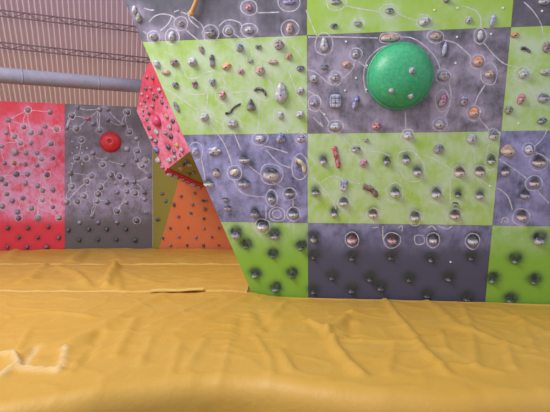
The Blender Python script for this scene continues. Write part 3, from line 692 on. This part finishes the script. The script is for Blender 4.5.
# red dome on the far grey panel
u, v = FAR.uv(110.5, 142)
o = link('dome_volume', bm_mesh('red_dome', dome_bm(10.4 * 13 / F, .2, False, .06, 32), M['reddome'])); o.matrix_world = FAR.matrix(u, v, .002)
tag(o, 'small shiny red dome with a bolt hollow on the far grey panel', 'climbing volume')
link('bolt', bm_mesh('dome_bolt', disc(.03, .012), M['bolt'], False), o).location = (0, 0, .145)
for p in ((72, 141.5), (77, 147.5), (87, 148), (72, 153), (82, 153), (72, 163.5), (82, 164)):
    u, v = FAR.uv(*p); o = link('bolt', nut_me); o.matrix_world = FAR.matrix(u, v, .0005) @ Matrix.Scale(1.35, 4); o.parent = far; o.matrix_parent_inverse = far.matrix_world.inverted()

# ------------------------------------------------------------------ pink overhanging block between the two walls
B, Cc, D = at(136.7, 111, 9.5), at(164, 171.5, 9.7), at(186.5, 154, 9.0)
PR = plane_from(B, Cc, D)
A = hit(148.5, 63, PR.o, PR.n); A2 = hit(163, 62, PR.o, PR.n); E_ = D + (D - Cc) * .45; B2 = hit(142.2, 79, PR.o, PR.n)
G = at(200.5, 188, 10.5); UN = plane_from(Cc, D, G); G2 = hit(214, 186, UN.o, UN.n)
back = [at(153, 68, 10.4), at(168, 66, 10.4), at(144, 111, 10.4), at(168, 156, float(OR.depth(168, 156)) - .12), at(206, 150, float(OR.depth(206, 150)) - .12)]
print('OR depths', OR.depth(168, 156), OR.depth(206, 150))
bm = bmesh.new()
for p in (A, A2, B2, B, Cc, D, E_, G, G2, *back): bm.verts.new(tuple(p))
r = bmesh.ops.convex_hull(bm, input=bm.verts)
iv = [e for e in r['geom_interior'] if isinstance(e, bmesh.types.BMVert)]
if iv: bmesh.ops.delete(bm, geom=iv, context='VERTS')
bmesh.ops.recalc_face_normals(bm, faces=bm.faces)
bmesh.ops.dissolve_limit(bm, angle_limit=.03, verts=bm.verts, edges=bm.edges)
for f in bm.faces: f.material_index = 1 if f.normal.z < -.45 and f.normal.y > -.75 else 0
bmesh.ops.triangulate(bm, faces=bm.faces)
bmesh.ops.subdivide_edges(bm, edges=bm.edges[:], cuts=3, use_grid_fill=True)
me = bm_mesh('overhang', bm, (M['pink'], M['olive']), False)
a = me.attributes.new('chalk', 'FLOAT', 'POINT'); me.attributes.new('scuff', 'FLOAT', 'POINT')
a.data.foreach_set('value', [.75 if (v.co.z < 3.7 and v.co.z > 2.2) else .25 for v in me.vertices])
ov = link('overhang_volume', me); tag(ov, 'pink red overhanging block crowded with holds beside the chequered wall', 'climbing volume')
e0, e1 = hit(165, 172.5, UN.o - UN.n * 0, UN.n), hit(201, 188.5, UN.o, UN.n)
inw = unit(hit(184, 174, UN.o, UN.n) - hit(180, 181, UN.o, UN.n))
def bar(a, b, wv, wid, nrm, th):
    bm = bmesh.new(); vs = []
    for p in (a, b):
        for s, t in ((0, 0), (wid, 0), (wid, th), (0, th)): vs.append(bm.verts.new(tuple(p + wv * s + nrm * t)))
    for q in ((0, 1, 2, 3), (7, 6, 5, 4), (0, 4, 5, 1), (1, 5, 6, 2), (2, 6, 7, 3), (3, 7, 4, 0)): bm.faces.new([vs[i] for i in q])
    return bm
rim = link('rim', bm_mesh('rim', bar(e0, e1, inw, .24, UN.n, .03), M['pink'], False), ov); rim['label'] = 'pink red rim board under the block'
PRH = [(161.8, 112, 4, 7, 'wedge', 'black'), (162, 102, 4, 4, 'blob', 'maroon'), (173, 121, 4, 6, 'wedge', 'dark'), (149, 128, 4, 5, 'wedge', 'black'), (147, 119.5, 3, 5, 'wedge', 'dark'), (149.5, 113.5, 3, 3, 'knob', 'dark'), (145, 101, 3, 3, 'knob', 'maroon'),
 (157.5, 121, 13, 13, 'blob', 'rosy'), (171, 136, 5, 5, 'jug', 'dark'), (157, 150, 6, 6, 'jug', 'blue'), (177, 145, 5, 5, 'wedge', 'yellow'), (168.5, 146.5, 5, 5, 'jug', 'slate'), (165, 142, 7, 6, 'jug', 'white'), (174, 151, 5, 4, 'jug', 'purple'), (158.5, 160.5, 6, 6, 'blob', 'white'),
 (169.5, 160, 5, 5, 'jug', 'white'), (157, 132, 6, 5, 'jug', 'white'), (180, 139.5, 4, 8, 'blob', 'red'), (162, 153, 5, 6, 'jug', 'white'), (166, 133, 4, 4, 'knob', 'grey'), (163, 126, 4, 5, 'knob', 'pale'), (170, 127, 5, 4, 'jug', 'pale'), (151.5, 138, 4, 4, 'knob', 'pale'),
 (163, 167, 4, 4, 'knob', 'pink'), (156, 141, 4, 5, 'knob', 'purple'), (175, 157, 4, 4, 'knob', 'pale'), (182, 150, 4, 4, 'knob', 'white'), (153, 106, 4, 4, 'knob', 'pink'), (157, 96, 3, 3, 'knob', 'maroon'), (151, 88, 3, 3, 'knob', 'pink'), (147, 77, 3, 4, 'knob', 'red'), (153, 78, 3, 3, 'knob', 'maroon'), (167, 116, 5, 4, 'jug', 'peach'), (143, 110, 3, 3, 'knob', 'peach'), (154, 99, 3, 3, 'knob', 'dark'), (152, 120, 4, 4, 'knob', 'maroon')]
r4 = random.Random(21); poly = [(149, 68), (139.5, 104), (139.5, 113), (164, 168), (186, 151), (178, 128)]
def inside(x, y):
    c = False; j = len(poly) - 1
    for i in range(len(poly)):
        if (poly[i][1] > y) != (poly[j][1] > y) and x < (poly[j][0] - poly[i][0]) * (y - poly[i][1]) / (poly[j][1] - poly[i][1]) + poly[i][0]: c = not c
        j = i
    return c
PRH = [(p[0], p[1], p[2] * (1.3 if p[2] < 8 else 1), p[3] * (1.3 if p[2] < 8 else 1), p[4], p[5]) for p in PRH]
tries = 0
while len(PRH) < 66 and tries < 4000:
    tries += 1; x, y = r4.uniform(138, 188), r4.uniform(85, 168); s_ = r4.uniform(3.2, 5.4)
    if not inside(x, y) or (x - 157.5) ** 2 + (y - 121) ** 2 < 75 or any((x - p[0]) ** 2 + (y - p[1]) ** 2 < ((s_ + max(p[2], p[3])) * .58) ** 2 for p in PRH): continue
    PRH.append((x, y, s_, s_ * r4.uniform(.8, 1.2), r4.choice(['knob', 'jug', 'wedge', 'blob']), r4.choice(['white', 'pale', 'pale', 'dark', 'maroon', 'pink', 'slate', 'purple', 'peach', 'white'])))
keep = []
for p in sorted(PRH, key=lambda q: -(q[2] > 10)):
    if all((p[0] - q[0]) ** 2 + (p[1] - q[1]) ** 2 > ((max(p[2], p[3]) + max(q[2], q[3])) * .46) ** 2 for q in keep): keep.append(p)
PRH = keep
hs = [dict(panel='pink', px=p[0], py=p[1], w=p[2], h=p[3], kind=p[4], col=p[5], ring=None, ang=0, name=None, label=None, pts=None) for p in PRH]
auto_labels(hs, 'pink overhanging block', 8, rowlab)
[h for h in hs if h['w'] > 10][0]['label'] = 'large smooth pink bulge hold in the middle of the overhanging block'
for h in hs: place_hold(h, PR, 'holds on the pink block', sub=2, bolt=False, dscale=.75)
RIMP = Plane(UN.o + UN.n * .03, UN.u, UN.v)
UNH = [(169.5, 174, 7, 6, 'jug', 'white'), (175.5, 176, 6, 6, 'jug', 'pale'), (181.5, 179, 6, 6, 'blob', 'peach'), (187, 181.5, 6, 6, 'jug', 'pink'), (192.5, 184, 6, 6, 'jug', 'white'), (198, 187, 6, 5, 'jug', 'pale')]
UNH2 = [(186.5, 161, 5, 4, 'jug', 'dark'), (189.5, 164, 4, 4, 'knob', 'white'), (181, 168, 5, 4, 'jug', 'peach'), (189, 173.5, 5, 4, 'knob', 'brown'), (194, 172, 4, 4, 'knob', 'olive'), (184, 164, 4, 3, 'knob', 'black')]
UNH2 = [(p[0], p[1], p[2] * 1.3, p[3] * 1.3, *p[4:]) for p in UNH2]
for L, pl, nm in ((UNH, RIMP, 'rim under pink block'), (UNH2, UN, 'olive underside of pink block')):
    hs = [dict(panel='under', px=p[0], py=p[1], w=p[2], h=p[3], kind=p[4], col=p[5], ring=None, ang=0, name=None, label=None, pts=None) for p in L]
    auto_labels(hs, nm, 1, lambda k, n: 'on')
    for h in hs: place_hold(h, pl, 'holds under the pink block', sub=2, bolt=False, dscale=.8)

# ------------------------------------------------------------------ crash mats
ZT = .37
def on_mat(px, py, z=ZT): 
    d = (CAM[2] - z) / ((py - 206.0) / F); return at(px, py, d)
def wall_y(x, z=ZT):           # front face of the main wall at height z
    return WO[1] - ((x - WO[0]) * WN[0] + (z - WO[2]) * WN[2]) / WN[1]
x_we = float((MAIN.o + MAIN.u * edge_u(EDGE_B[1]) + MAIN.v * EDGE_B[1])[0])
def seg_dist(p, a, b):
    ab = b - a; t = max(0, min(1, float((p - a) @ ab) / float(ab @ ab))); return float(np.linalg.norm(p - a - ab * t)), t
def build_mat(name, x0, x1, yf, yr, creases, amp, seed, step=.027, r=.07, ztop=ZT, npale=0, sag=False):
    """vinyl covered foam block: yf(x), yr(x) are its front and rear lines"""
    nx = int((x1 - x0) / step); prof = []
    # profile parameter: (kind, t)
    ny = int((yr((x0 + x1) / 2) - yf((x0 + x1) / 2)) / step)
    V = []; Fc = []
    zf = [(ztop - r) * k / 4 for k in range(5)]
    arc = [math.pi / 2 * k / 5 for k in range(1, 6)]
    cr = [[(np.array(on_mat(*a)[:2]), np.array(on_mat(*b)[:2])) for a, b in zip(l[0], l[0][1:])] + [l[1], l[2]] for l in creases]
    boxes = []
    for c in cr:
        pts = [q for s in c[:-2] for q in s]; boxes.append((min(p[0] for p in pts) - .15, max(p[0] for p in pts) + .15, min(p[1] for p in pts) - .15, max(p[1] for p in pts) + .15))
    def disp(x, y):
        n1 = noise.fractal(Vector((x * .55 + seed, y * .8, seed * 3.1)), .9, 2.1, 4)
        n2 = noise.noise(Vector((x * 2.6 + y * 1.4, y * 2.2 - x * .9, seed)))
        n3 = 1 - abs(noise.noise(Vector((x * 1.5 - y * .9 + 7, y * 1.1 + x * .8, seed + 9)))) * 2
        n4 = 1 - abs(noise.noise(Vector((x * 2.3 + y * 1.2 + 3, y * 1.6 - x * 1.1, seed + 4)))) * 2
        n5 = noise.noise(Vector((x * 6 + y * 3, y * 4 - x * 2, seed + 2)))
        z = amp * (.7 * n1 + .25 * n2 + .45 * max(0, n3 - .55) * 2 + .4 * max(0, n4 - .72) * 3 + .05 * n5)
        p = np.array((x, y))
        for c, bx in zip(cr, boxes):
            if not (bx[0] < x < bx[1] and bx[2] < y < bx[3]): continue
            dd = min(seg_dist(p, a, b)[0] for a, b in c[:-2])
            z += 1.4 * c[-2] * math.exp(-(dd / c[-1]) ** 2)
        return z
    for i in range(nx + 1):
        x = x0 + (x1 - x0) * i / nx; a, b = yf(x), yr(x); col = []
        wob = .012 * noise.noise(Vector((x * 3, 1, seed)))
        sg = (lambda y: -.055 * min(1, max(0, (x - x_we - .1) / .5)) * min(1, max(0, (y - b + 1.6) / 1.5)) ** 2) if sag else (lambda y: 0)
        zd = disp(x, a + r)
        for z in zf: col.append((x, a + wob + (.03 * noise.noise(Vector((x * 1.7, z * 4, seed))) + .018 * noise.noise(Vector((x * 9, z * 2, seed)))) * (1 - z / (ztop - r)), z))
        for t in arc: col.append((x, a + wob + r * (1 - math.cos(t)), ztop - r + r * math.sin(t) + zd * math.sin(t)))
        for j in range(1, ny): y = a + r + (b - a - 2 * r) * j / ny; col.append((x, y, ztop + disp(x, y) + sg(y)))
        rr = .03
        for t in reversed(arc): col.append((x, b - rr * (1 - math.cos(t)) * 1, ztop - rr + rr * math.sin(t) + (disp(x, b - r) + sg(b)) * math.sin(t)))
        col.append((x, b, 0)); V += col; K = len(col)
    for i in range(nx):
        for k in range(K - 1): Fc.append((i * K + k, (i + 1) * K + k, (i + 1) * K + k + 1, i * K + k + 1))
        Fc.append((i * K + K - 1, (i + 1) * K + K - 1, (i + 1) * K, i * K))
    crease_pale = []  # paler vinyl colour along the first few creases
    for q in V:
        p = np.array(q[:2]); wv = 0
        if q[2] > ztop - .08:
            for c, bx in list(zip(cr, boxes))[:npale]:
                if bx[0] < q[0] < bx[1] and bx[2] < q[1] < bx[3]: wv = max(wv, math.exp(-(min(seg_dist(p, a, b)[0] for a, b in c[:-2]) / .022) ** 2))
        crease_pale.append(wv)
    Fc.append(tuple(range(K - 1, -1, -1))); Fc.append(tuple(nx * K + k for k in range(K)))
    me = bpy.data.meshes.new(name); me.from_pydata(V, [], Fc); me.materials.append(M['vinyl']); me.polygons.foreach_set('use_smooth', [True] * len(Fc)); me.attributes.new('crease_pale', 'FLOAT', 'POINT').data.foreach_set('value', crease_pale); me.update()
    return me
Y1, Y2, Y3 = 6.67, 9.65, 12.75
def front_line(x):
    px = 275 + F * x / 3.2
    y = np.interp(px, [-200, 0, 60, 100, 150, 235, 300, 380, 450, 540, 700], [2.7, 2.74, 2.86, 3.0, 3.2, 3.34, 3.16, 2.94, 2.94, 3.02, 3.0])
    return float(y)
fl0 = front_line
def front_line(x): return sum(fl0(x + k * .09) for k in range(-3, 4)) / 7
def rear_line(x):
    w_ = wall_y(x) - .06
    t = min(1, max(0, (x - (x_we - .35)) / .3)); t = t * t * (3 - 2 * t)
    return Y1 * (1 - t) + w_ * t
S, W_ = .016, .035
FC_X = [([(30, 330), (18, 352)], .014, .03), ([(92, 345), (70, 374)], .014, .03), ([(152, 338), (140, 366)], .014, .035), ([(212, 300), (150, 326)], .014, .05), ([(287, 300), (262, 330)], .014, .05), ([(180, 345), (171, 374)], .012, .03), ([(230, 340), (222, 372)], .01, .03), ([(255, 335), (270, 360), (272, 374)], .012, .03), ([(395, 345), (388, 375)], .012, .03), ([(440, 330), (447, 352)], .014, .03), ([(520, 318), (535, 352)], .014, .04), ([(0, 318), (50, 312), (95, 318)], .012, .05)]
FC = [([(0, 357), (13, 358), (19, 371), (60, 373)], .03, .03), ([(13, 358), (17, 366)], .02, .03), ([(10, 371), (0, 380)], .02, .03), ([(65, 350), (60, 373)], .018, .03), ([(36, 348), (24, 366)], -.018, .04), ([(100, 333), (84, 360)], -.02, .05), ([(135, 320), (116, 356)], .018, .05),
      ([(310, 322), (326, 330), (336, 348), (350, 366), (362, 376)], .03, .045), ([(352, 312), (342, 322), (328, 331)], .03, .06), ([(350, 314), (351, 335)], -.02, .06), ([(386, 298), (396, 316), (414, 336), (424, 352), (446, 374)], .026, .045), ([(462, 302), (472, 330), (476, 368)], .018, .04), ([(505, 345), (514, 368)], .02, .04),
      ([(335, 341), (375, 342), (412, 343)], .02, .05), ([(243, 316), (240, 335)], -.015, .06), ([(258, 312), (268, 330)], -.02, .07), ([(160, 296), (120, 318), (60, 350)], .02, .09), ([(250, 296), (215, 315), (180, 330)], .018, .08), ([(430, 300), (455, 325), (520, 350)], .02, .07), ([(500, 310), (550, 335)], .02, .08), ([(205, 340), (190, 365)], .012, .04), ([(280, 350), (290, 372)], .015, .04), ([(420, 372), (455, 366), (500, 372)], .012, .04)]
FC = FC + FC_X
m1 = link('crash_mat', build_mat('front_mat', -4.6, 4.9, front_line, rear_line, FC, .025, 2.0, r=.16, npale=5, sag=True))
tag(m1, 'wide wrinkled yellow vinyl crash mat in front of the chequered wall', 'crash mat')
MC = [([(30, 281), (38, 272), (46, 266)], .03, .07), ([(58, 268), (75, 274), (92, 288)], .035, .07), ([(85, 272), (95, 289)], -.02, .07), ([(106, 288), (110, 277), (116, 268)], .09, .07), ([(119, 290), (117, 276), (112, 268)], .03, .06), ([(20, 284), (45, 272)], .02, .1), ([(160, 288), (200, 280), (245, 272)], .03, .09), ([(150, 283), (120, 272)], .02, .08)]
m2 = link('crash_mat', build_mat('middle_mat', -7.0, -.42, lambda x: Y1 + .075, lambda x: Y2, MC, .04, 5.0, step=.05, r=.04, ztop=ZT + .005))
tag(m2, 'yellow crash mat between the wrinkled front mat and the rearmost mat', 'crash mat')
BC = [([(70, 263), (86, 252)], .05, .1), ([(8, 262), (16, 252)], .04, .1), ([(82, 264), (90, 252)], -.03, .1), ([(112, 253), (118, 262)], .03, .1), ([(180, 262), (205, 254)], .03, .1)]
def back_rear(x):
    y = float(FAR.o[1] + (x - FAR.o[0]) * math.tan(fa))
    qz = lambda a, b, z: a + (b - a) * ((z - a[2]) / (b[2] - a[2]))
    for z in (0, .45):
        A_ = [P0, qz(Qb, Qt, z), qz(Rb, Rt, z)]
        if x > P0[0] - .1: y = min(y, float(np.interp(x, [p[0] for p in A_], [p[1] for p in A_])))
    return y - .09
m3 = link('crash_mat', build_mat('rear_mat', -10.5, -.5, lambda x: Y2 + .085, back_rear, BC, .04, 9.0, step=.08, r=.04, ztop=ZT + .03))
tag(m3, 'rearmost yellow crash mat along the foot of the red and grey wall', 'crash mat')
# folded webbing strap lying over the joint between mats
a0, a1 = on_mat(150, 291.3, ZT + .03), on_mat(203, 290, ZT + .03)
sb = bmesh.new(); nv = []
for i in range(17):
    t = i / 16; p = a0 + (a1 - a0) * t; zz = p[2] + .006 * math.sin(t * 9)
    nv.append([sb.verts.new((p[0], p[1] + dy, zz + dz)) for dy, dz in ((-.05, 0), (.1, .004), (.1, .014), (-.05, .012))])
for i in range(16):
    for k in range(4): sb.faces.new((nv[i][k], nv[i][(k + 1) % 4], nv[i + 1][(k + 1) % 4], nv[i + 1][k]))
sb.faces.new(nv[0][::-1]); sb.faces.new(nv[-1])
st = link('fastening_flap', bm_mesh('flap', sb, M['seal'], False), m2); st['label'] = 'pale flap strip along the front edge'
st.parent = m2

# ------------------------------------------------------------------ floor, roof, pipe
bm = bmesh.new()
for x, y in ((-14, -6), (14, -6), (14, 18), (-14, 18)):
    bm.verts.new((x, y, 0)); 
for x, y in ((-14, -6), (14, -6), (14, 18), (-14, 18)): bm.verts.new((x, y, -.2))
bm.verts.ensure_lookup_table()
for q in ((0, 1, 2, 3), (7, 6, 5, 4), (0, 4, 5, 1), (1, 5, 6, 2), (2, 6, 7, 3), (3, 7, 4, 0)): bm.faces.new([bm.verts[i] for i in q])
fl_o = link('floor', bm_mesh('floor', bm, M['floor'], False)); fl_o['kind'] = 'structure'; fl_o['label'] = 'concrete hall floor'
rh = unit((1300, 450, 0)); rv = -unit((-155, 450, -500)); rv = unit(rv - rh * (rv @ rh))
RF = Plane(at(64, 102, 14.0), rh, rv)
ua, va = RF.uv(-60, 112); ub, vb = RF.uv(330, -90); va -= .8
if ub < ua: ua, ub = ub, ua
pitch = .138; nrib = int((ub - ua + 4) / pitch); ua -= 2
V = []; Fc = []
prof = [(0, 0), (.22, 0), (.30, .05), (.42, .05), (.5, 0), (.86, 0), (.9, .012), (.96, .012)]
K = 0
pts = [(ua + (i + a) * pitch, z) for i in range(nrib) for a, z in prof]
for (x, z) in pts:
    V += [(x, va, -z), (x, vb + .6, -z)]
for i in range(len(pts) - 1): Fc.append((2 * i, 2 * i + 2, 2 * i + 3, 2 * i + 1))
me = bpy.data.meshes.new('roof'); me.from_pydata(V, [], Fc); me.materials.append(M['roof']); me.materials.append(M['roofrib']); me.polygons.foreach_set('material_index', [1 if i % 8 in (1, 2) else 0 for i in range(len(Fc))]); me.update()
ro = link('ceiling', me); ro.matrix_world = RF.matrix(); ro['kind'] = 'structure'; ro['label'] = 'sloping translucent corrugated roof'
bpy.context.view_layer.update()
def purlin(pa, pb):
    off = .12
    a, b = hit(*pa, RF.o + RF.n * off, RF.n), hit(*pb, RF.o + RF.n * off, RF.n)
    d = b - a; a2, b2 = a - d * 1.6, b + d * 1.4; L = np.linalg.norm(b2 - a2); ax = unit(d); up = unit(np.cross(RF.n, ax))
    bm = bmesh.new(); hgt = .08
    def rod(p, q, r):
        dd = Vector(q - p); bmm = bmesh.ops.create_cone(bm, cap_ends=True, segments=6, radius1=r, radius2=r, depth=dd.length)
        mt = Matrix.Translation(Vector((p + q) / 2)) @ dd.to_track_quat('Z', 'Y').to_matrix().to_4x4(); bmesh.ops.transform(bm, matrix=mt, verts=bmm['verts'])
    rod(a2 + up * hgt, b2 + up * hgt, .02); rod(a2 - up * hgt, b2 - up * hgt, .02)
    n = int(L / .34)
    for i in range(n):
        s = 1 if i % 2 else -1
        rod(a2 + ax * L * i / n + up * hgt * s, a2 + ax * L * (i + 1) / n - up * hgt * s, .012)
    o = link('purlin', bm_mesh('purlin', bm, M['purlin'])); o.parent = ro; o.matrix_parent_inverse = ro.matrix_world.inverted(); o['kind'] = 'structure'
    o['label'] = 'dark lattice purlin under the roof'
purlin((0, 13), (130, 28.5)); purlin((0, 45), (140, 59.5))
pa, pb = at(-60, 70.5, 9.2), at(150, 87, 12.2)
d = pb - pa
o = tube('steel_pipe', [pa - d * .3, pa + d * .28, pa + d * .281, pa + d * .7, pa + d * .701, pb + d * .02], 7.0 * 11 / F, M['pipe'], seg=24)
tag(o, 'thick grey painted pipe running under the corrugated roof', 'pipe')
for t in (.32, .69):
    p = pa + d * t; tube('pipe_joint', [p - d * .004, p + d * .004], 7.0 * 11 / F + .008, M['pipe'], o, 24)

# ------------------------------------------------------------------ light, camera
wd = bpy.data.worlds.new('World'); bpy.context.scene.world = wd; wd.use_nodes = True
bg = wd.node_tree.nodes['Background']; bg.inputs[0].default_value = (.93, .93, 1.0, 1); bg.inputs[1].default_value = .86
def area(name, loc, target, sx, sy, power, col):
    l = bpy.data.lights.new(name, 'AREA'); l.shape = 'RECTANGLE'; l.size = sx; l.size_y = sy; l.energy = power; l.color = col
    o = bpy.data.objects.new(name, l); C.objects.link(o); o.location = loc; o.rotation_euler = (Vector(target) - Vector(loc)).to_track_quat('-Z', 'Y').to_euler(); return o
area('key_light', (-5.5, 2.4, 7.8), (-.5, 8, .8), 5, 3.5, 820, (1, .98, .96))  # added key lamp, unseen, placed for upper left highlights
cam = bpy.data.cameras.new('camera'); cam.sensor_width = 36; cam.lens = F / 550 * 36; cam.clip_end = 200
co = bpy.data.objects.new('camera', cam); C.objects.link(co); co.location = tuple(CAM); co.rotation_euler = (math.pi / 2, 0, 0)
sc = bpy.context.scene; sc.camera = co
sc.view_settings.view_transform = 'Standard'; sc.view_settings.look = 'None'; sc.view_settings.gamma = 1; sc.view_settings.use_curve_mapping = False
sc.view_settings.exposure = -0.1
